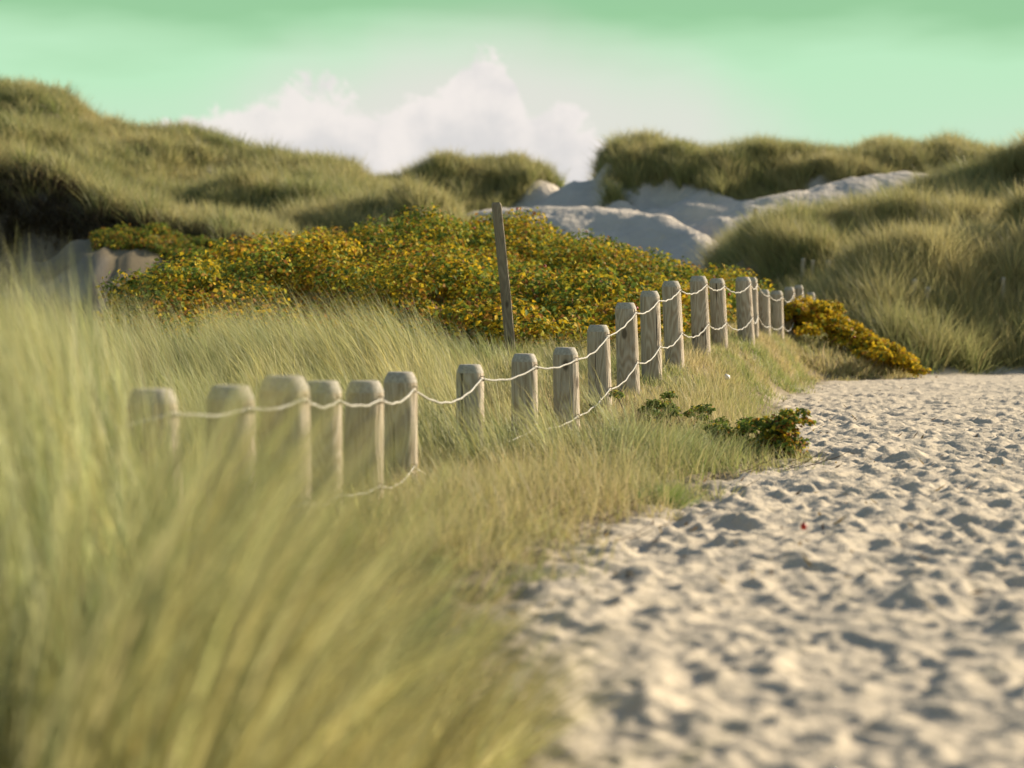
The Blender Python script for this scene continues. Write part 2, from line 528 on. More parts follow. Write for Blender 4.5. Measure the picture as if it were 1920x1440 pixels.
def terrain(x, y, which=False):
    x = np.asarray(x, float); y = np.asarray(y, float)
    best = near_z(x, y)
    idx = np.full(x.shape, -1)
    close = x.size > 0 and float(np.max(y)) < 24.0        # only the rose hillock reaches this near
    for i, n in enumerate(NAMES):
        if close and n != 'rose':
            continue
        h = dune(n, x, y)
        m = h > best + 0.06
        idx = np.where(m, i, idx)
        best = np.maximum(best, h)
    far = sstep(26, 34, y)
    sandy = np.isin(idx, [NAMES.index('crest'), NAMES.index('apron'), -1])
    hum = (fbm(x, y, 0.42, 61, 4, 0.55) - 0.5) * 1.25 + (np.abs(fbm(x, y, 0.8, 77, 2) - 0.5)) * 0.35
    rt = np.isin(idx, [SIDX['right'], SIDX['tan']])
    hum = hum + rt * ((1 - np.abs(fbm(x, y * .8, 0.55, 63, 2) - .5) * 4) * .42 - .2)
    sn = (fbm(x, y, 0.4, 91, 3, 0.5) - 0.5) * 0.26 + (fbm(x, y, 2.6, 93, 2, 0.6) - 0.5) * 0.17
    cl = (idx == SIDX['bluff']) | (idx == SIDX['patch'])
    best = best + far * cl * (np.abs(fbm(x, y * .5, 1.1, 95, 3, .6) - .5) - .15) * .6
    sandy = sandy | ((idx == SIDX['back']) & (x < 3.6)) | ((idx == SIDX['middle']) & (x > .6))
    hum = hum * np.where(cl, .45, 1.0)
    best = best + far * np.where(sandy, sn, hum * 1.1)
    return (best, idx) if which else best


SIDX = {n: i for i, n in enumerate(NAMES)}


def veg_density(x, y):
    """1 = closed cover, 0 = bare sand"""
    x = np.asarray(x, float); y = np.asarray(y, float)
    z, idx = terrain(x, y, True)
    n = fbm(x, y, 0.55, 41, 4)
    v = np.zeros(x.shape)
    xe = xe_(y)
    near = (y < 27)
    grassy = sstep(-0.12, 0.16, xe - x + (n - 0.5) * 0.5)
    v = np.where(near, grassy, v)
    # valley and gap behind
    v = np.where(~near & (idx == -1), sstep(.0, 1.2, (xr_(y) - x)) * (x < -1.5 + (n - .5) * 3) * (y < 52) * sstep(0.3, 0.45, n), v)
    for nm in ('left', 'hump', 'hummock', 'right', 'tan', 'rose', 'patch'):
        v = np.where(idx == SIDX[nm], 1.0, v)
    v = np.where((idx == SIDX['left']), sstep(0.28, 0.36, n), v)
    r = RIDGES['bluff']
    t = y - np.interp(x, r['xs'], r['ys'])
    rp = RIDGES['patch']
    tp = y - np.interp(x, rp['xs'], rp['ys'])
    v = np.where((idx == SIDX['patch']) & (tp < -1.7 + (n - .5) * 1.5), .15, v)
    v = np.where(idx == SIDX['bluff'], np.where(t < -0.35 + (n - .5) * 1.6, 0.30 * (n > 0.5), 1.0), v)
    r = RIDGES['back']
    t = y - np.interp(x, r['xs'], r['ys'])
    gap = x < (1128 - 960) * 70 / F + (n - .5) * .8
    lim = -3.6 + (n - .5) * 5.0
    v = np.where(idx == SIDX['back'], np.where(gap, 0, sstep(lim - .5, lim + .5, t)), v)
    r = RIDGES['middle']
    t = y - np.interp(x, r['xs'], r['ys'])
    right_end = x > (1052 - 960) * 75 / F + (n - .5) * 1.2 + np.clip(t, -8, 0) * .6
    v = np.where(idx == SIDX['middle'], np.where(right_end, 0, sstep(-5.6, -4.6, t + (n - .5) * 2.5)), v)
    return v


# ------------------------------------------------------------------ ground sheets
SAND = np.array([0.52, 0.445, 0.335]); LITTER = np.array([0.15, 0.115, 0.06]); FARSAND = np.array([0.54, 0.475, 0.395])


def build_ground():
    ys = [np.linspace(-12, 1.2, 14)]
    y = 1.3; seq = []
    while y < 100:
        seq.append(y); y *= (1.0045 if 44 < y < 66 else 1.0085)
    ys = np.concatenate([ys[0], seq, np.geomspace(102, 900, 26)])
    hw = np.abs(ys) * 0.46 + 3.5
    u = np.linspace(-1, 1, 300)
    X = u[None, :] * hw[:, None]; Y = np.repeat(ys[:, None], len(u), 1)
    Z = terrain(X, Y)
    V = veg_density(X, Y)
    # keep the coarse sheet under the finely modelled path
    xl, xrr = path_bounds(ys)
    ins = np.minimum(X - xl[:, None], xrr[:, None] - X)
    iny = sstep(0.0, 0.4, np.minimum(Y - PY0, PY1 - Y))
    Z = Z - 0.16 * sstep(0.06, 0.30, ins) * iny
    Z = Z + (fbm(X, Y, 3.0, 8, 3) - .5) * 0.05 * (1 - sstep(20, 60, Y))
    c = SAND + (FARSAND - SAND) * sstep(25, 40, Y)[..., None]
    c = c * (1 - V[..., None] * .85) + LITTER * V[..., None] * .85
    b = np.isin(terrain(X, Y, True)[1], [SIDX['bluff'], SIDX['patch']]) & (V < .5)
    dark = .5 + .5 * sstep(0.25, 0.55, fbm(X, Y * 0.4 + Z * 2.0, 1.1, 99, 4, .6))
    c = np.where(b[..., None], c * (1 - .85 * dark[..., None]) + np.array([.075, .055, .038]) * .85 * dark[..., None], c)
    nr, nc = X.shape
    i = np.arange(nr - 1)[:, None] * nc + np.arange(nc - 1)[None, :]
    f = np.stack([i, i + 1, i + nc + 1, i + nc], -1).reshape(-1, 4)
    o = mesh_obj('ground', np.stack([X, Y, Z], -1).reshape(-1, 3), f, M_SAND, tint=c.reshape(-1, 3), smooth=True)
    tag(o, 'sandy dune ground rising into hummocks behind the fence', 'ground', kind='structure')


PY0, PY1 = 1.5, 26.5


def path_bounds(y):
    return xe_(y) - 0.45, np.maximum(0.31 * y + 1.3, xe_(y) + 1.0)


def build_path():
    y = PY0; ys = []
    while y < PY1:
        ys.append(y); y *= 1.0027
    ys = np.array(ys)
    nc = 270
    u = np.linspace(0, 1, nc) ** 1.0
    xl, xrr = path_bounds(ys)
    X = xl[:, None] + u[None, :] * (xrr - xl)[:, None]
    Y = np.repeat(ys[:, None], nc, 1)
    H = np.zeros_like(X)
    WN = (fbm(X, Y, 9.0, 3, 2) - .5) * .7
    # trampled sand: old footprints half erased by newer ones
    n = 14000
    fy = np.exp(rng.uniform(math.log(1.6), math.log(26.2), n * 2))
    keep = rng.random(n * 2) < np.clip(fy / 9.0, 0.12, 1.0)
    fy = fy[keep][:n]
    fl, fr = path_bounds(fy)
    fx = fl + 0.3 + rng.random(len(fy)) * (fr - fl - 0.3)
    for x0, y0 in zip(fx, fy):
        ang = rng.normal(1.35, 0.55) if rng.random() < .75 else rng.uniform(0, 3.14)
        a = rng.uniform(.06, .145); b = a * rng.uniform(.38, .6)
        dep = rng.uniform(.10, .32) * b * (1.35 if rng.random() < .12 else 1.0)
        if rng.random() < .5:
            k_ = rng.uniform(.35, .6)
            a *= k_; b *= k_; dep *= k_ * 1.3
        R = a * 2.3
        i0, i1 = np.searchsorted(ys, [y0 - R, y0 + R])
        if i1 - i0 < 2: continue
        lo, hi = path_bounds(np.array([y0]))
        wd = float(hi[0] - lo[0])
        j0 = max(0, int((x0 - R - lo[0]) / wd * nc) - 6); j1 = min(nc, int((x0 + R - lo[0]) / wd * nc) + 7)
        sx = X[i0:i1, j0:j1] - x0; sy = Y[i0:i1, j0:j1] - y0
        ca, sa = math.cos(ang), math.sin(ang)
        p = sx * ca + sy * sa; q = -sx * sa + sy * ca
        wn = WN[i0:i1, j0:j1]
        r2 = (p / a) ** 2 + (q / b) ** 2
        r = np.sqrt(r2) + wn
        pit = np.exp(-np.maximum(r, 0) ** 4)
        rim = np.exp(-((r - 1.45) / .38) ** 2) * (0.55 + 0.45 * np.tanh(p / a * rng.choice([-1.5, 1.5])))
        blk = H[i0:i1, j0:j1]
        H[i0:i1, j0:j1] = blk * (1 - .85 * pit) * (1 - .35 * np.clip(rim, 0, 1)) - dep * pit + dep * .62 * rim
    H += (fbm(X, Y, 1.6, 21, 3) - .5) * .05
    H += (fbm(X, Y, 8.0, 22, 3, .6) - .5) * .026
    rid = 1 - np.abs(fbm(X, Y, 5.5, 23, 3, .55) - .5) * 2
    H += (rid ** 3 - .5) * .014
    H += (fbm(X, Y, 28.0, 24, 2) - .5) * .012
    H += ((1 - np.abs(fbm(X, Y, 14.0, 25, 2) - .5) * 2) ** 4 - .5) * .008
    # a kicked-up heap
    for (px, py, d, hh, rr) in [(1705, 862, 9.75, .045, .07), (1765, 1110, 5.1, .045, .09), (1690, 1125, 4.95, .04, .09)]:
        hx, hy, _ = at(px, py, d)
        H += hh * np.exp(-(((X - hx) / rr) ** 2 + ((Y - hy) / (rr * 1.2)) ** 2))
    fade = sstep(0, .35, X - xl[:, None]) * sstep(0, .5, xrr[:, None] - X)
    far = (1 - .45 * sstep(12, 24, Y)) * (1 - .22 * sstep(7, 4, Y))
    Z = near_z(X, Y) + H * (0.25 + .75 * fade) * far + 0.012 * fade - .05 * (1 - sstep(0, .25, X - xl[:, None])) - .03 * (1 - sstep(0, .3, PY1 - Y))
    V = veg_density(X, Y) * .8
    c = SAND * (1 - V[..., None]) + LITTER * V[..., None]
    i = np.arange(len(ys) - 1)[:, None] * nc + np.arange(nc - 1)[None, :]
    f = np.stack([i, i + 1, i + nc + 1, i + nc], -1).reshape(-1, 4)
    o = mesh_obj('sand_path', np.stack([X, Y, Z], -1).reshape(-1, 3), f, M_SAND, tint=c.reshape(-1, 3), smooth=True)
    tag(o, 'pale trampled sand path full of footprints along the fence', 'path', kind='structure')


build_path()
build_ground()


# ------------------------------------------------------------------ what the photo can see of the ground (skips grass behind ridges)
_az = np.linspace(-0.34, 0.34, 420); _yy = np.concatenate([np.arange(1, 30, .25), np.arange(30, 95, .4)])
_gx = _az[:, None] * _yy[None, :]; _gz = terrain(_gx, np.repeat(_yy[None, :], len(_az), 0))
_sl = (_gz - ZC) / _yy[None, :]
_hm = np.maximum.accumulate(_sl, 1)
_hm = np.concatenate([np.full((len(_az), 1), -9.), _hm[:, :-1]], 1)


def visible(x, y, z, gh=.7):
    i = np.clip(((x / y) + .34) / .68 * (len(_az) - 1), 0, len(_az) - 1).astype(int)
    j = np.clip(np.searchsorted(_yy, y) - 1, 0, len(_yy) - 1)
    return ((z + gh - ZC) / y > _hm[i, j] - 0.002) & (np.abs(x / y) < .33)


# ------------------------------------------------------------------ grass
GREEN = np.array([[.180, .235, .070], [.230, .275, .105], [.275, .310, .150], [.150, .210, .095]])
STRAW = np.array([[.49, .43, .19], [.58, .51, .27], [.44, .385, .15], [.47, .37, .12]])


def blend_cols(n, straw, jit=.14, green=GREEN, dry=STRAW):
    g = green[rng.integers(0, len(green), n)]; s = dry[rng.integers(0, len(dry), n)]
    k = np.clip(straw + rng.normal(0, .22, n), 0, 1)[:, None]
    return (g * (1 - k) + s * k) * np.exp(rng.normal(0, jit, (n, 1)))


def blades(name, base, L, az, tilt, bend, w, segs, col, tip=None, label=None, cat='grass', parent=None, kind='stuff', face=None, mat=None):
    n = len(base)
    d = np.stack([np.cos(az), np.sin(az), np.zeros(n)], 1)
    fa = rng.uniform(0, 2 * np.pi, n) if face is None else face
    side = np.stack([np.cos(fa), np.sin(fa), np.zeros(n)], 1)
    V = np.zeros((n, 2 * segs + 1, 3)); C = np.zeros((n, 2 * segs + 1, 3))
    p = base.astype(float).copy()
    tipc = col if tip is None else tip
    for k in range(segs + 1):
        t = k / segs
        ww = w * (1 - t ** 1.6) * 0.5
        cc = col * (1 - t) + tipc * t
        if k < segs:
            V[:, 2 * k] = p - side * ww[:, None]; V[:, 2 * k + 1] = p + side * ww[:, None]
            C[:, 2 * k] = cc; C[:, 2 * k + 1] = cc
            th = tilt + bend * (t + .5 / segs) ** 1.3
            p = p + (L / segs)[:, None] * (d * np.sin(th)[:, None] + np.array([0, 0, 1.])[None] * np.cos(th)[:, None])
        else:
            V[:, 2 * k] = p; C[:, 2 * k] = cc
    m = 2 * segs + 1
    off = (np.arange(n) * m)[:, None]
    loops = []; sizes = []
    pat = []
    for k in range(segs - 1):
        pat += [2 * k, 2 * k + 1, 2 * k + 3, 2 * k + 2]; sizes.append(4)
    pat += [2 * segs - 2, 2 * segs - 1, 2 * segs]; sizes.append(3)
    loops = (off + np.array(pat)[None]).ravel()
    sizes = np.tile(np.array(sizes), n)
    o = mesh_obj(name, V.reshape(-1, 3), None, mat or M_GRASS, parent, loops, sizes, C.reshape(-1, 3), smooth=True)
    if label: tag(o, label, cat, kind=kind)
    elif kind: tag(o, kind=kind)
    return o


def scatter(n, x0, x1, y0, y1, dens, chunk=400000):
    xs = rng.uniform(x0, x1, n); ys = rng.uniform(y0, y1, n)
    k = rng.random(n) < dens(xs, ys)
    return xs[k], ys[k]


def explode(x, y, nb, spread):
    """tuft centres -> blade roots"""
    i = np.repeat(np.arange(len(x)), nb)
    r = np.abs(rng.normal(0, spread, len(i))); a = rng.uniform(0, 2 * np.pi, len(i))
    return i, x[i] + r * np.cos(a), y[i] + r * np.sin(a), a


def wind_mix(a, wind, k):
    """mix radial direction a with wind direction, weight k"""
    vx = np.cos(a) * (1 - k) + np.cos(wind) * k; vy = np.sin(a) * (1 - k) + np.sin(wind) * k
    return np.arctan2(vy, vx)


def in_gap(x, y):
    return xe_(y) - x


# --- foreground: tall soft marram between lens and fence
def fg_grass():
    def dens(x, y):
        t = in_gap(x, y)
        return sstep(0.0, .22, t - .05) * (0.35 + .65 * sstep(.3, .5, fbm(x, y, 1.6, 71, 3)))
    tx, ty = scatter(1000, -2.6, .25, 2.0, 6.6, dens)
    keep = np.abs(tx / ty) < .45
    tx, ty = tx[keep], ty[keep]
    i, bx, by, a = explode(tx, ty, 40, .038)
    n = len(i)
    t = in_gap(tx, ty)
    top = np.interp(960 + F * tx / ty, [-60, 0, 120, 240, 330, 440, 600, 800, 1050, 1200], [390, 440, 550, 640, 730, 900, 1060, 1060, 1150, 1200])
    tl = np.clip((ZC + (HOR - top) * ty / F) / np.interp(960 + F * tx / ty, [250, 420], [.66, .80]), .22, 1.35) * rng.uniform(.82, 1.06, len(tx))
    ts = np.clip(.34 + (fbm(tx, ty, 3.0, 72, 3) - .5) * 2.2 + rng.normal(0, .28, len(tx)), .0, 1.0)
    wind = np.where(t < .75, rng.normal(.1, .5, len(tx)), rng.normal(2.9, .5, len(tx)))
    L = tl[i] * rng.uniform(.5, 1.05, n)
    az = wind_mix(a, wind[i], .72)
    zmax = ZC + (HOR - 420) * by / F
    L = np.minimum(L, zmax * rng.uniform(.9, 1.05, n))
    nearp = sstep(.85, .2, t)[i]
    tilt = np.abs(rng.normal(.14, .14, n)) + .30 * nearp; bend = rng.normal(.6, .3, n) + .35 * nearp
    z = terrain(bx, by) - .02
    tb = np.exp(rng.normal(0, .30, len(tx)))[i][:, None]
    col = blend_cols(n, ts[i], .26) * tb; tip = col * .6 + blend_cols(n, np.full(n, .85), .2) * .4
    blades('foreground_grass', np.stack([bx, by, z], 1), L, az, tilt, bend, rng.uniform(.003, .0075, n), 5, col, tip,
           'tall soft blurred marram grass filling the lower left foreground', 'grass')


def mid_grass():
    # marram around the fence row, and behind it on the left
    def dens(x, y):
        t = in_gap(x, y); row = xr_(y)
        v = sstep(.10, .5, t)
        front = np.where(y > 9.6, sstep(.10, -.35, x - row) * .9 + .08, 1.0)
        v = v * front * (0.25 + .75 * sstep(.32, .5, fbm(x, y, 1.2, 73, 3)))
        v = v * (1 - .85 * sstep(13.2, 15.0, y)) * (1 - .75 * sstep(10.5, 12, y) * sstep(-.05, .0, x / y))
        return v
    tx, ty = scatter(5200, -4.6, 1.6, 6.2, 16.5, dens)
    keep = np.abs(tx / ty) < .34
    tx, ty = tx[keep], ty[keep]
    t = in_gap(tx, ty)
    i, bx, by, a = explode(tx, ty, 34, .055)
    n = len(i)
    clump = sstep(.45, .65, fbm(tx, ty, .5, 79, 2))
    tl = np.interp(ty, [6, 8.5, 10.5, 16], [.50, .40, .46, .52]) + .14 * clump * (ty > 10)
    tl = tl * (1 - .45 * sstep(.8, .3, t)) + rng.normal(0, .05, len(tx))
    tl = tl * (1 - .5 * sstep(10.2, 11.5, ty) * sstep(-.055, -.01, tx / ty))
    row = xr_(ty)
    tl = np.where((ty > 9.3) & (tx > row - .3), tl * .45, tl)
    tl = np.where((ty < 8.3) & (tx > row - .35), tl * .48, tl)
    tl = np.where((ty > 8.3) & (ty < 9.2) & (tx > row - .5) & (tx < row + .15), tl * 1.15, tl)
    ts = np.clip(.36 + (fbm(tx, ty, 1.2, 74, 3) - .5) * 1.9 + .10 * (ty > 10.5), .03, .95)
    wind = np.where((ty < 9.5) & (t < .75), rng.normal(.2, .6, len(tx)), rng.normal(2.8, .45, len(tx)))
    L = np.maximum(tl[i] * rng.uniform(.5, 1.12, n), .08)
    az = wind_mix(a, wind[i], .68)
    tilt = np.abs(rng.normal(.22, .16, n)); bend = rng.normal(.75, .3, n)
    z = terrain(bx, by) - .02
    tb = np.exp(rng.normal(0, .2, len(tx)))[i][:, None]
    col = blend_cols(n, ts[i], .2) * tb; tip = col * .55 + blend_cols(n, np.full(n, .9)) * .45
    blades('fence_grass', np.stack([bx, by, z], 1), L, az, tilt, bend, rng.uniform(.003, .0052, n), 4, col, tip,
           'windblown green and straw marram grass growing round the fence posts', 'grass')


def turf():
    def dens(x, y):
        t = in_gap(x, y)
        v = sstep(-.10, .32, t + (fbm(x, y, 2.5, 75, 3) - .5) * .5)
        return v * np.where(x < xr_(y) - 1.2, .35, 1.0) * np.where(x < -3, .5, 1)
    tx, ty = scatter(34000, -3.5, 4.8, 5.2, 23.6, dens)
    keep = (tx / ty < .33) & (tx / ty > -.30)
    tx, ty = tx[keep], ty[keep]
    i, bx, by, a = explode(tx, ty, 15, .045)
    n = len(i)
    t = in_gap(tx, ty)
    f = fbm(tx, ty, .9, 76, 4)
    ts = np.clip(.44 + (f - .5) * 2.3 + rng.normal(0, .12, len(tx)) + .14 * sstep(9, 12, ty), .02, 1)
    dryc = np.array([[.50, .39, .20], [.54, .43, .25], [.45, .36, .17], [.40, .33, .12]])
    greenc = np.array([[.165, .235, .05], [.215, .265, .07], [.125, .20, .04]])
    L = (.11 + .09 * fbm(tx, ty, 1.4, 78, 2) + .05 * sstep(10, 7, ty))[i] * rng.uniform(.6, 1.5, n) * (.5 + .5 * sstep(-.05, .4, t))[i]
    L = L * (1 - .4 * np.exp(-((tx - xr_(ty) - .1) / .28) ** 2))[i]
    wind = rng.normal(3.0, .7, len(tx))
    az = wind_mix(a, wind[i], .33)
    z = terrain(bx, by) - .01
    col = blend_cols(n, ts[i], green=greenc, dry=dryc)
    tip = col * .6 + .4 * blend_cols(n, np.full(n, .8), green=greenc, dry=dryc)
    blades('turf', np.stack([bx, by, z], 1), L, az, np.abs(rng.normal(.35, .32, n)), rng.normal(.7, .55, n),
           (.0016 + .00026 * by) * rng.uniform(.75, 1.3, n), 3, col, tip, 'short tan and green turf on the bank beside the sand path', 'grass')
    # sparse bright straw stalks
    k = rng.choice(len(tx), 900)
    k = k[(t[k] > .1)]
    n = len(k)
    base = np.stack([tx[k], ty[k], terrain(tx[k], ty[k])], 1)
    c = blend_cols(n, np.full(n, 1.0), dry=np.array([[.55, .45, .26], [.5, .42, .2], [.45, .40, .22]]))
    blades('dry_stalks', base, rng.uniform(.16, .36, n), rng.uniform(0, 6.28, n), np.abs(rng.normal(.35, .25, n)), rng.normal(1.2, .6, n),
           rng.uniform(.003, .006, n), 5, c, None, 'pale curled dry grass stalks standing out of the bank turf', 'grass')


def dune_grass():
    spec = [
        # name, label, rect, tufts, blades, length, width, straw, colours
        ('dune_grass', 'blurred marram grass covering the dune behind the path on the right', (4.5, 15, 24.5, 43), 7500, 30, .60, .012, .42, (('right', 'tan'),)),
        ('dune_grass', 'marram grass over the high dune and bluff on the left', (-24, 3, 30, 66), 13000, 24, .62, .020, .50, (('left', 'bluff', 'hump', 'hummock', 'valley'),)),
        ('dune_grass', 'grey green marram along the distant middle and back ridges', (-9, 24, 55, 80), 9000, 26, .74, .024, .44, (('middle', 'back'),)),
    ]
    for name, label, (x0, x1, y0, y1), nt, nb, LL, ww, st, (which,) in spec:
        xs = rng.uniform(x0, x1, nt * 8); ys = rng.uniform(y0, y1, nt * 8)
        z, idx = terrain(xs, ys, True)
        ids = [SIDX[w] for w in which if w in SIDX] + ([-1] if 'valley' in which else [])
        k = np.isin(idx, ids) & (rng.random(len(xs)) < veg_density(xs, ys)) & visible(xs, ys, z) & ~((idx == -1) & (ys < 28))
        xs, ys, z, idx = xs[k][:nt], ys[k][:nt], z[k][:nt], idx[k][:nt]
        # a third of the roots open out as tussocks, the rest is filling
        nts = min(len(xs), nt // 5)
        cnt = np.where(np.arange(len(xs)) < nts, nb * 4, nb // 2)
        big = np.arange(len(xs)) < nts
        i = np.repeat(np.arange(len(xs)), cnt)
        spr = np.where(big, .17, .10)
        rr = np.abs(rng.normal(0, 1, len(i))) * spr[i]; a = rng.uniform(0, 2 * np.pi, len(i))
        bx, by = xs[i] + rr * np.cos(a), ys[i] + rr * np.sin(a)
        n = len(i)
        f = fbm(xs, ys, .45, 81, 4)
        tan = (idx == SIDX['tan'])
        s = np.clip(st + (f - .5) * 1.5 + .38 * tan * sstep(27.5, 30.5, ys), .02, 1)
        lf = LL * (.65 + .7 * fbm(xs, ys, .8, 82, 3)) * np.where(big, rng.uniform(1.0, 1.35, len(xs)), .62)
        s = np.clip(s + np.where(big, rng.normal(0, .2, len(xs)), .05), .02, 1)
        L = lf[i] * rng.uniform(.55, 1.1, n)
        wind = rng.normal(2.9, .5, len(xs))
        az = wind_mix(a, wind[i], .35)
        bz = terrain(bx, by) - .03
        green = np.array([[.150, .195, .055], [.195, .230, .075], [.12, .165, .055]])
        dry = np.array([[.46, .39, .17], [.52, .435, .21], [.41, .34, .14]])
        col = blend_cols(n, s[i], green=green, dry=dry)
        tip = col * .6 + .4 * blend_cols(n, np.full(n, .85), green=green, dry=dry)
        blades(name, np.stack([bx, by, bz], 1), L, az, np.abs(rng.normal(.12, .12, n)) + .32 * rr / spr[i], rng.normal(.6, .3, n),
               ww * rng.uniform(.7, 1.3, n), 2, col, tip, label, 'grass')


# ------------------------------------------------------------------ leafy shrubs
ROSE_PAL = np.array([[.56, .37, .02], [.47, .34, .025], [.37, .33, .035], [.18, .22, .03], [.12, .175, .03], [.085, .125, .028], [.40, .20, .03], [.22, .10, .03]])


def leaves(name, centres, radii, per, size, pal, weights, parent, inv, flat=.75):
    m = len(centres)
    i = np.repeat(np.arange(m), per)
    n = len(i)
    v = rng.normal(0, 1, (n, 3)); v[:, 2] = np.abs(v[:, 2]) * .9 - .25
    v /= np.linalg.norm(v, axis=1)[:, None]
    r = radii[i] * rng.uniform(.55, 1.08, n)
    pos = centres[i] + v * r[:, None] * np.array([1, 1, flat])
    nrm = v * .55 + rng.normal(0, .45, (n, 3)) + np.array([0, 0, .55])
    nrm /= np.linalg.norm(nrm, axis=1)[:, None]
    ax = np.cross(nrm, rng.normal(0, 1, (n, 3))); ax /= np.linalg.norm(ax, axis=1)[:, None]
    ay = np.cross(nrm, ax)
    sz = size * rng.uniform(.6, 1.25, n)
    l = sz[:, None]; w_ = sz[:, None] * .34
    fold = nrm * sz[:, None] * .10
    V = np.stack([pos - ax * l * .5, pos - ay * w_ + fold, pos + ax * l * .5 - fold, pos + ay * w_ + fold], 1)
    off = (np.arange(n) * 4)[:, None]
    f = np.concatenate([off + np.array([[0, 1, 2]]), off + np.array([[0, 2, 3]])], 0)
    cw = rng.dirichlet(np.ones(len(weights)) * 1.2, m) * .55 + np.asarray(weights)[None] * .45
    drift = sstep(.36, .64, fbm(centres[:, 0], centres[:, 1] + centres[:, 2] * 2, .75, 131, 3))[:, None]
    cw = cw * (drift * np.array([1.5, 1.5, 1.2, .7, .6, .5, 1.5, 1.2])[None] + (1 - drift) * np.array([.75, .8, .95, 1.2, 1.3, 1.5, .8, .9])[None])
    cw = cw * (np.asarray(weights)[None] + .02); cw /= cw.sum(1)[:, None]
    cs = np.cumsum(cw, 1)
    pick = (rng.random(n)[:, None] > cs[i]).sum(1).clip(0, len(weights) - 1)
    col = pal[pick] * np.exp(rng.normal(0, .18, (n, 1)))
    C = np.repeat(col[:, None], 4, 1)
    o = mesh_obj(name, V.reshape(-1, 3) - np.asarray(inv)[None], f, M_LEAF, parent, tint=C.reshape(-1, 3))
    o['kind'] = 'stuff'
    return o


def shrub(label, loc, centres, radii, per, size, weights, cat='shrub', hips=0, name='rose_shrub', stems=60, flat=.75, group=None):
    centres = np.asarray(centres, float); radii = np.asarray(radii, float)
    e = empty(name, loc, label, cat, group)
    leaves('foliage', centres, radii, per, size, ROSE_PAL, weights, e, loc, flat)
    mb = MB()
    k = rng.choice(len(centres), min(stems, len(centres)), replace=False)
    for q in k:
        c = centres[q]
        g = float(terrain(np.array([c[0]]), np.array([c[1]]))[0])
        b0 = Vector((c[0] + rng.normal(0, .05), c[1] + rng.normal(0, .05), g - .05)) - Vector(loc)
        c1 = Vector(c) - Vector(loc)
        mid_ = (b0 + c1) * .5 + Vector((rng.normal(0, .03), rng.normal(0, .03), 0))
        rr = max(.004, radii[q] * .02)
        mb.tube([b0, mid_, c1 + Vector((0, 0, radii[q] * .5))], [rr, rr * .8, rr * .4], 5, False)
        for _ in range(2):
            t = c1 + Vector((rng.normal(0, radii[q] * .5), rng.normal(0, radii[q] * .5), radii[q] * .5))
            mb.tube([mid_, (mid_ + t) * .5 + Vector((0, 0, .02)), t], [rr * .6, rr * .5, rr * .25], 4, False)
    mb.build('stems', M_TWIG, e)['kind'] = 'stuff'
    if hips:
        mb = MB()
        for q in rng.choice(len(centres), hips):
            v = rng.normal(0, 1, 3); v[2] = abs(v[2]); v[1] = -abs(v[1]); v /= np.linalg.norm(v)
            mb.blob(Vector(centres[q] + v * radii[q] * np.array([1, 1, flat])) - Vector(loc), .016, int(q), 6, 4)
        mb.build('rose_hips', M_HIP, e)['kind'] = 'stuff'
    return e


def big_thicket():
    xs = rng.uniform(-5.6, 3.2, 3000); ys = rng.uniform(14.0, 27.0, 3000)
    r = RIDGES['rose']
    n = fbm(xs, ys, .6, 111, 3)
    front = np.interp(xs, [-6, -4.2, -2.5, -1, 0, .8, 1.6, 2.3, 3.2], [17.0, 16.3, 15.6, 15.0, 14.9, 15.3, 16.8, 19.2, 22.6])
    zr = np.interp(xs, r['xs'], r['zs'])
    k = (ys > front + (n - .5) * 1.6) & (xs / ys > -.200 + (n - .5) * .03) & (xs < xr_(ys) - .45) & (xs < 3.0)
    xs, ys = xs[k], ys[k]
    # thin out evenly
    keep = []
    for a, b in zip(xs, ys):
        if all((a - c) ** 2 + (b - d) ** 2 > .235 ** 2 for c, d in keep[-1200:]):
            keep.append((a, b))
    P = np.array(keep)
    lump = fbm(P[:, 0], P[:, 1], 1.1, 113, 3)
    rad = rng.uniform(.20, .34, len(P))
    edge = sstep(0, 1.5, P[:, 1] - np.interp(P[:, 0], [-6, -4.2, -2.5, -1, 0, .8, 1.6, 2.3, 3.2], [17.0, 16.3, 15.6, 15.0, 14.9, 15.3, 16.8, 19.2, 22.6]))
    z = terrain(P[:, 0], P[:, 1]) + .06 + ((.14 + 1.1 * (lump - .42)).clip(-.04, .5) + rng.normal(0, .05, len(P))) * (.35 + .65 * edge)
    print('thicket clumps', len(P))
    C = np.stack([P[:, 0], P[:, 1], z], 1)
    per = (rad * 1100).astype(int)
    loc = (-.8, 20.0, float(terrain(np.array([-.8]), np.array([20.0]))[0]))
    # np.repeat takes per-clump counts
    return shrub('large yellowing wild rose thicket covering the hillock behind the fence', loc, C, rad, per, .054,
                 [.14, .13, .13, .20, .15, .11, .11, .05], 'thicket', hips=70, name='rose_thicket', stems=220)


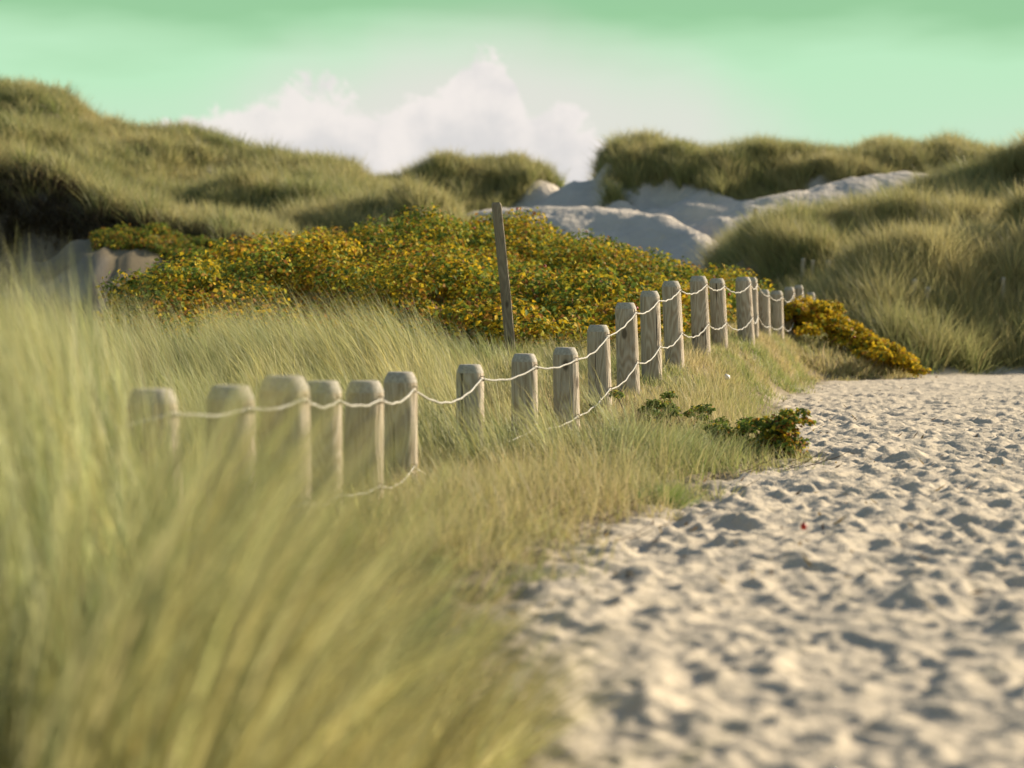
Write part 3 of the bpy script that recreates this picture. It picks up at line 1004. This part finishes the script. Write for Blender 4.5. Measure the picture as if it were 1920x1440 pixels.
def small_shrubs():
    def g(x, y): return float(terrain(np.array([x]), np.array([y]))[0])
    # yellow bush running down the end of the bank
    C = []; R = []
    for q in range(120):
        t = rng.random()
        x = 3.25 + 1.40 * t + rng.normal(0, .10); y = 22.7 - .45 * t + rng.normal(0, .2)
        hh = np.interp(t, [0, .25, .4, .7, 1], [.34, .52, .46, .34, .22]) * rng.uniform(.25, 1.0)
        C.append((x, y, g(x, y) + hh)); R.append(rng.uniform(.09, .17))
    loc = (3.9, 22.8, g(3.9, 22.8))
    shrub('bright yellow rose bush running down the bank at the far end of the fence', loc, C, R, 190, .055,
          [.34, .24, .14, .08, .04, .03, .11, .03], hips=4, stems=60)
    # rusty little bush on the edge of the sand
    C = []; R = []
    cx, cy = at(1466, 860, 9.75)[:2]
    for q in range(48):
        x = cx + rng.normal(0, .06); y = cy + rng.normal(0, .08)
        C.append((x, y, g(x, y) + .02 + .22 * rng.random() ** 1.5)); R.append(rng.uniform(.04, .062))
    loc = (cx, cy, g(cx, cy))
    shrub('small rusty green rose bush at the edge of the sand path', loc, C, R, 70, .030, [.06, .08, .12, .18, .16, .16, .14, .10], stems=20)
    # dark low patches in the turf
    for (px, py, d, wx, lab) in [(1262, 800, 11.0, .16, 'low dark green creeping shrub in the turf below the fence'),
                                 (1395, 842, 10.1, .13, 'dark green creeping shrub beside the small rusty bush')]:
        cx, cy = at(px, py, d)[:2]
        C = []; R = []
        for q in range(26):
            x = cx + rng.normal(0, wx); y = cy + rng.normal(0, .16)
            C.append((x, y, g(x, y) + rng.uniform(.06, .17))); R.append(rng.uniform(.03, .06))
        shrub(lab, (cx, cy, g(cx, cy)), C, R, 60, .028, [.02, .03, .07, .25, .28, .25, .05, .05], stems=20, name='creeping_shrub')
    # green-brown low heath on the slope under the bluff
    C = []; R = []
    for q in range(420):
        px = rng.uniform(185, 480); d = rng.uniform(33.9, 36.2)
        x = (px - 960) * d / F
        C.append((x, d, g(x, d) + rng.uniform(-.06, .06))); R.append(rng.uniform(.12, .20))
    cx = (330 - 960) * 34.5 / F
    shrub('blurred olive green heath patch on the slope under the left bluff', (cx, 34.5, g(cx, 34.5)), C, R, 170, .05,
          [.00, .02, .10, .30, .10, .26, .12, .10], stems=60, name='heath_patch', cat='shrub')


# ------------------------------------------------------------------ posts and ropes
def ring_mesh(name, rings, mat, parent, n=28, cap_top=True, seed=0, wob=.02, close_bottom=False):
    """lathe from (x, y, z, r) rings with a slightly uneven outline"""
    rr = np.random.default_rng(seed)
    ph = rr.uniform(0, 6.28, 4); am = rr.normal(0, wob, 4)
    vs = []; fs = []
    for (cx, cy, z, r) in rings:
        for j in range(n):
            q = 2 * math.pi * j / n
            k = 1 + sum(am[h] * math.cos((h + 1) * q + ph[h] + z * (1.5 + h)) for h in range(4))
            vs.append((cx + r * k * math.cos(q), cy + r * k * math.sin(q), z))
    for i in range(len(rings) - 1):
        for j in range(n):
            j2 = (j + 1) % n
            fs.append((i * n + j, i * n + j2, (i + 1) * n + j2, (i + 1) * n + j))
    if cap_top:
        fs.append(tuple((len(rings) - 1) * n + j for j in range(n)))
    if close_bottom:
        fs.append(tuple(reversed(range(n))))
    me = bpy.data.meshes.new(name); me.from_pydata(vs, [], fs); me.update()
    me.polygons.foreach_set('use_smooth', np.ones(len(me.polygons), bool))
    me.polygons[len(me.polygons) - 1].use_smooth = False
    me.materials.append(mat)
    o = bpy.data.objects.new(name, me); COL.objects.link(o); o.parent = parent
    return o


POST_LABELS = [
    'weathered fence post at the far left, almost lost in the blurred grass',
    'blurred wooden fence post, second from the left in the tall grass',
    'thick blurred wooden fence post, third from the left',
    'knotty wooden fence post, fourth from the left, tucked behind the third',
    'wooden fence post, fifth from the left, its long shaft bare above the grass',
    'wooden fence post, sixth from the left, half sunk in straw grass',
    'short looking fence post standing alone in grass left of the tall stake',
    'fence post standing just in front of the foot of the tall stake',
    'fence post first to the right of the one before the tall stake',
    'fence post with wavy grain, second right of the stake foot',
    'fence post third right of the stake foot where the rope climbs steeply',
    'fence post fourth right of the stake foot with mottled grain',
    'tilted fence post fifth right of the stake foot',
    'tallest looking pale fence post near the middle of the bank top',
    'fence post just right of the tallest looking one, dark at its foot',
    'leaning fence post that partly hides a thinner one behind it',
    'thin fence post peeping out behind the leaning one',
    'narrow fence post, first beyond the overlapping pair',
    'grey shaded fence post left of the yellow bush, with sagging rope',
    'fence post half hidden at the upper edge of the yellow bush',
    'small distant fence post above the yellow bush',
    'tiniest last fence post at the far end of the row']

ATT_UP = []; ATT_LO = []


def build_posts():
    for i, (tc_, ty_, w_, d, bc_) in enumerate(POSTS):
        tx, _, tz = at(tc_, ty_, d)
        r = w_ * d / F / 2
        bx = (bc_ - 960) * d / F
        gz = float(terrain(np.array([bx]), np.array([d]))[0])
        hgt = tz - gz
        # base lies where the shaft's lean meets the ground
        base = Vector((bx, d, gz))
        e = empty('fence_post', base, POST_LABELS[i], 'post', 'round wooden posts of the rope fence')
        lean = Vector((tx - bx, rng.normal(0, .006), 0))

        def c(z):
            k = z / hgt
            return lean.x * k, lean.y * k
        zs = [-.30, -.05, hgt * .2, hgt * .4, hgt * .6, hgt * .8, hgt - .055]
        rings = [(*c(z), z, r * (1.05 - .05 * max(z, 0) / hgt)) for z in zs] + [(*c(hgt - .042), hgt - .042, r * .995)]
        ring_mesh('shaft', rings, M_WOOD, e, 30, False, seed=i, wob=.013, close_bottom=True)
        cr = [(*c(hgt - .0421), hgt - .0421, r * .992), (*c(hgt - .034), hgt - .034, r * .975), (*c(hgt - .012), hgt - .012, r * .83), (*c(hgt - .003), hgt - .003, r * .76), (*c(hgt), hgt + rng.normal(0, .001), r * .68)]
        ring_mesh('bevelled_top', cr, M_END, e, 30, True, seed=i, wob=.013)
        for drop, store in ((.068, ATT_UP), (.068 + .315, ATT_LO)):
            z = hgt - drop
            cx, cy = c(z)
            ang = math.radians(-36)
            nx, ny = math.cos(ang), math.sin(ang)
            pt = Vector((cx + (r + .004) * nx, cy + (r + .004) * ny, z))
            store.append(base + pt)
            mb = MB()
            p0 = Vector((cx + (r - .012) * nx, cy + (r - .012) * ny, z))
            up = Vector((0, 0, .011)); out = Vector((nx, ny, 0)) * .026
            mb.tube([p0 + up, p0 + up + out, p0 + up * .6 + out * 1.18, p0 - up * .6 + out * 1.18, p0 - up + out, p0 - up], .0022, 6)
            mb.build('staple', M_STEEL, e)


def rope(name, atts, label, sagk, start_extra=None):
    pts = []
    A = list(atts)
    if start_extra: A = [Vector(start_extra)] + A
    for a, b in zip(A[:-1], A[1:]):
        L = (b - a).length
        m = max(6, int(L / .05))
        sag = sagk * L * L * .35 * rng.uniform(.6, 1.25) + .008
        for k in range(m):
            t = k / m
            p = a.lerp(b, t)
            p.z -= 4 * sag * t * (1 - t)
            p.x += .003 * math.sin(t * L * 21 + a.x * 9) * math.sin(math.pi * t)
            p.z += .003 * math.sin(t * L * 27 + a.y * 7) * math.sin(math.pi * t)
            pts.append(p)
    pts.append(A[-1])
    P = np.array([tuple(p) for p in pts])
    seg = np.linalg.norm(np.diff(P, axis=0), axis=1); s = np.concatenate([[0], np.cumsum(seg)])
    ss = np.arange(0, s[-1], .010)
    Q = np.stack([np.interp(ss, s, P[:, k]) for k in range(3)], 1)
    T = np.gradient(Q, axis=0); T /= np.linalg.norm(T, axis=1)[:, None]
    a = np.cross(T, [0, 0, 1.]); a /= np.linalg.norm(a, axis=1)[:, None]; b = np.cross(T, a)
    base = Q[len(Q) // 2].copy()
    e = empty(name, base, label, 'rope')
    rs, off = .0026, .0026
    for st in range(3):
        ph = ss / .045 * 2 * math.pi + st * 2.0944
        c = Q + off * (np.cos(ph)[:, None] * a + np.sin(ph)[:, None] * b)
        nn = 5
        V = np.stack([c + rs * (math.cos(2 * math.pi * j / nn) * a + math.sin(2 * math.pi * j / nn) * b) for j in range(nn)], 1)
        m = len(c)
        i = np.arange(m - 1)[:, None] * nn + np.arange(nn)[None]
        i2 = np.arange(m - 1)[:, None] * nn + (np.arange(nn)[None] + 1) % nn
        f = np.stack([i, i2, i2 + nn, i + nn], -1).reshape(-1, 4)
        mesh_obj('strand', V.reshape(-1, 3) - base[None], f, M_ROPE, e, smooth=True)
    return e


def build_stake():
    d = 14.3
    top = Vector(at(931, 381, d)); bot = Vector(at(958, 668, d))
    g = float(terrain(np.array([bot.x]), np.array([bot.y]))[0])
    dirv = (top - bot).normalized()
    base = bot + dirv * ((g - bot.z) / dirv.z)
    e = empty('wooden_stake', base, 'tall thin leaning brown stake standing in front of the rose thicket', 'stake')
    L = (top - base).length
    w, t = .0335, .026
    rot = math.radians(14)
    ex = Vector((math.cos(rot), math.sin(rot), 0)); ey = Vector((-math.sin(rot), math.cos(rot), 0))
    vs = []; fs = []
    sec = [(-1, -.8), (-.8, -1), (.8, -1), (1, -.8), (1, .8), (.8, 1), (-.8, 1), (-1, .8)]
    hs = [-.35, 0, .25 * L, .5 * L, .75 * L, L - .012, L]
    for k, h in enumerate(hs):
        kk = (1.0 if k < 6 else .86) * (1.06 - .06 * h / L)
        wv = Vector((.004 * math.sin(h * 3.1), 0, 0))
        for (a, b) in sec:
            vs.append(tuple(dirv * h + ex * (a * w * kk) + ey * (b * t * kk) + wv))
    n = 8
    for i in range(len(hs) - 1):
        for j in range(n):
            fs.append((i * n + j, i * n + (j + 1) % n, (i + 1) * n + (j + 1) % n, (i + 1) * n + j))
    me = bpy.data.meshes.new('shaft'); fs.append(tuple(reversed(range(n))))
    me.from_pydata(vs, [], fs); me.update(); me.materials.append(M_STAKE)
    o = bpy.data.objects.new('shaft', me); COL.objects.link(o); o.parent = e
    k0 = (len(hs) - 1) * n
    capv = [Vector(vs[k0 + j]) for j in range(n)]
    me = bpy.data.meshes.new('end_grain')
    ctr = sum(capv, Vector()) / n
    v2 = [tuple(v) for v in capv] + [tuple(ctr + (v - ctr) * .8 + dirv * .006) for v in capv]
    f2 = [(j, (j + 1) % n, n + (j + 1) % n, n + j) for j in range(n)] + [tuple(n + j for j in range(n))]
    me.from_pydata(v2, [], f2); me.update(); me.materials.append(M_STAKE)
    o = bpy.data.objects.new('end_grain', me); COL.objects.link(o); o.parent = e


def far_posts():
    L = [(1505, 500, 540, 8, 33.5, 'leftmost of three pale distant posts in the gap by the right dune'),
         (1523, 503, 540, 7, 34.5, 'middle of three pale distant posts in the gap by the right dune'),
         (1552, 504, 536, 10, 33.0, 'rightmost of three pale distant posts in the gap by the right dune'),
         (1880, 538, 578, 8, 28.6, 'lone thin pale post in the grass at the far right'),
         (1713, 548, 575, 11, 29.0, 'upper of two pale stumps in the grass of the right dune'),
         (1738, 562, 585, 11, 28.4, 'lower of two pale stumps in the grass of the right dune'),
         (1416, 402, 440, 8, 38.5, 'small dark stub at the left tip of the right dune crest')]
    for k, (px, t, b, w, d, lab) in enumerate(L):
        dd = np.arange(26.5, 48, .1)
        hit = np.nonzero(terrain((px - 960) * dd / F, dd) >= ZC + (HOR - b - 8) * dd / F)[0]
        d = float(dd[hit[0]]) if len(hit) else d
        x, y, z1 = at(px, t, d)
        g = float(terrain(np.array([x]), np.array([y]))[0])
        e = empty('distant_post', (x, y, g), lab, 'post', 'distant posts beyond the path')
        h = max(z1 - g + .15, .45); r = w * d / F / 2
        m = M_STAKE if k == 6 else M_WOOD
        ring_mesh('shaft', [(0, 0, -.2, r), (0, 0, h * .5, r), (.01, 0, h - .03, r)], m, e, 14, False, seed=90 + k, close_bottom=True)
        ring_mesh('bevelled_top', [(.01, 0, h - .0302, r * .99), (.01, 0, h - .01, r * .88), (.01, 0, h, r * .7)], M_STAKE if k == 6 else M_END, e, 14, True, seed=90 + k)


def tuft_thing(x, y, nb, L, spread, w, straw, label, wind=2.9, segs=3, group=None, green=GREEN, dry=STRAW, wk=.5, tilt0=.25):
    g = float(terrain(np.array([x]), np.array([y]))[0])
    e = empty('grass_tuft', (x, y, g), label, 'grass tuft', group)
    a = rng.uniform(0, 6.28, nb); r = np.abs(rng.normal(0, spread, nb))
    bx, by = r * np.cos(a), r * np.sin(a)
    gz = terrain(bx + x, by + y) - g - .03
    col = blend_cols(nb, np.full(nb, straw), green=green, dry=dry)
    tip = col * .6 + .4 * blend_cols(nb, np.full(nb, .85), green=green, dry=dry)
    blades('blades', np.stack([bx, by, gz], 1), L * rng.uniform(.5, 1.1, nb), wind_mix(a, np.full(nb, wind), wk), np.abs(rng.normal(tilt0, .18, nb)),
           rng.normal(.8, .3, nb), w * rng.uniform(.7, 1.3, nb), segs, col, tip, None, parent=e)


def ridge_y(name, x):
    r = RIDGES[name]
    return float(np.interp(x, r['xs'], r['ys']))


def tufts():
    for (px, name, sz, lab) in [
        (110, 'left', 1.0, 'dark bushy grass tuft crowning the left dune top'),
        (478, 'left', .62, 'small dark tuft on the left dune skyline, first of three'),
        (535, 'left', .5, 'smallest tuft on the left dune skyline, second of three'),
        (590, 'left', .78, 'roundest dark tuft on the left dune skyline, third of three'),
        (835, 'middle', .8, 'tuft sticking up on the middle ridge left of the sand gap'),
        (1160, 'back', 1.15, 'big grass hummock right of the sand gap on the back ridge'),
        (1248, 'back', 1.05, 'second grass hummock along the back ridge skyline'),
        (1300, 'back', 1.0, 'third grass hummock along the back ridge skyline'),
        (1640, 'back', 1.1, 'deep green grass hummock high on the back ridge at right'),
        (1755, 'back', 1.0, 'tufted hummock right of the deep green one on the back ridge')]:
        d = {'left': 60, 'middle': 75, 'back': 70}[name]
        x = (px - 960) * d / F
        y = ridge_y(name, x) - .8
        gr = np.array([[.085, .115, .045], [.11, .13, .05]]) if 'dark' in lab or 'deep' in lab else GREEN
        tuft_thing(x, y, 420, .95 * sz, .32 * sz, .022, .32, lab, group='tufts on the dune skyline', green=gr, wk=.3, tilt0=.35)
    # bright green tuft at the sand's edge
    x, y, _ = at(1252, 948, 7.35)
    tuft_thing(x - .03, y, 900, .16, .055, .0035, .05, 'bright green grass tuft jutting out over the sand', wind=.2,
               green=np.array([[.08, .20, .025], [.12, .24, .035]]), tilt0=.4)
    x, y, _ = at(985, 1095, 5.2)
    tuft_thing(x, y, 500, .11, .06, .0035, .05, 'small fresh green tuft where foreground grass meets the sand', wind=.2,
               green=np.array([[.10, .17, .025], [.13, .19, .04]]), tilt0=.4)
    # windswept clump behind the fence
    for (px, py, d, nb, lab) in [(640, 690, 12.0, 700, 'large windswept straw clump behind the left posts'),
                                 (760, 690, 12.6, 560, 'windswept straw clump between posts and rose thicket'),
                                 (540, 690, 11.6, 520, 'windswept clump behind the third post from the left')]:
        x = (px - 960) * d / F
        tuft_thing(x, d, nb, .78, .22, .0055, .5, lab, wind=2.85, segs=5, wk=.75, tilt0=.5, group='windswept clumps behind the fence')
    x = (1128 - 960) * 11.2 / F
    tuft_thing(x, 11.05, 90, .42, .05, .0045, .35, 'long bladed tuft at the foot of the wavy grained post', wind=2.8, segs=5, wk=.6, tilt0=.35)


def litter():
    # twigs and leaf scraps on the sand
    n = 420
    y = np.exp(rng.uniform(math.log(4.5), math.log(23), n)); lo, hi = xe_(y), .29 * y
    t = rng.random(n) ** 1.6
    x = lo + t * np.maximum(hi - lo, .2)
    z = near_z(x, y) + .02
    c = np.array([[.10, .065, .035], [.16, .11, .05], [.22, .15, .05], [.07, .05, .03]])[rng.integers(0, 4, n)]
    blades('plant_litter', np.stack([x, y, z], 1), rng.uniform(.02, .06, n), rng.uniform(0, 6.28, n), rng.uniform(.9, 1.5, n), rng.normal(.3, .4, n),
           rng.uniform(.006, .018, n), 2, c, None, 'dark scraps of leaf and twig scattered on the sand', 'litter')
    x, y, _ = at(1507, 1005, 6.39)
    mb = MB(); mb.blob((0, 0, .012), .012, 1, 8, 6); e = empty('rose_hip', (x, y, near_z(np.array([x]), np.array([y]))[0] + .02), 'single red rose hip lying on the sand', 'rose hip')
    mb.build('fruit', M_HIP, e)
    mb = MB(); mb.tube([(0, 0, .02), (.003, 0, .03), (.008, 0, .036)], [.003, .002, .001], 5); mb.build('calyx', M_TWIG, e)
    x, y, _ = at(1362, 717, 14.2)
    g = float(terrain(np.array([x]), np.array([y]))[0])
    mb = MB(); mb.blob((0, 0, 0), .026, 4, 8, 5, (1, .6, .8), .25)
    o = mb.build('shell', M_SHELL); o.location = (x, y, g + .10); o.rotation_euler = (.4, .5, .3)
    tag(o, 'small white shell caught in the turf below the fence', 'shell')
    # trailing twigs at the edge of the turf
    mb = MB()
    for q in range(40):
        yy = rng.uniform(5.6, 10); xx = float(xe_(yy)) + rng.uniform(-.5, .2)
        p = Vector((xx, yy, float(near_z(np.array([xx]), np.array([yy]))[0]) + .03))
        a = rng.uniform(-.9, .5); l = rng.uniform(.06, .16)
        q1 = p + Vector((math.cos(a), math.sin(a), .3)) * l * .5; q2 = p + Vector((math.cos(a), math.sin(a) * .8, .42)) * l
        mb.tube([p, q1, q2], [.002, .0016, .0007], 4, False)
    tag(mb.build('dead_twigs', M_TWIG), 'thin dark twigs trailing out of the turf over the sand', 'twigs', kind='stuff')


build_posts()
fx, fy, fz = ATT_UP[0]
rope('fence_rope', ATT_UP, 'pale twisted upper rope linking the post tops', .10, (-2.0, 4.3, .50))
rope('fence_rope', ATT_LO, 'pale twisted lower rope strung along the posts above the grass', .10, (-2.0, 4.3, .19))
build_stake()
far_posts()
big_thicket()
small_shrubs()
turf()
mid_grass()
fg_grass()
dune_grass()
tufts()
litter()


def root_fringe():
    """dark dead roots and grass hanging over the edge of the bluff"""
    xs = rng.uniform(-12.5, -4.6, 500)
    ys = np.interp(xs, RIDGES['bluff']['xs'], RIDGES['bluff']['ys']) + rng.uniform(-1.3, -.1, 500)
    i, bx, by, a = explode(xs, ys, 26, .12)
    n = len(i)
    c = np.array([[.07, .05, .03], [.11, .08, .045], [.16, .12, .06]])[rng.integers(0, 3, n)]
    blades('root_fringe', np.stack([bx, by, terrain(bx, by) - .02], 1), rng.uniform(.25, .7, n), rng.normal(-1.57, .5, n), rng.uniform(.5, 1.2, n), rng.uniform(.9, 1.8, n),
           rng.uniform(.012, .028, n), 3, c, None, 'dark dead roots hanging over the edge of the left bluff', 'roots')


root_fringe()
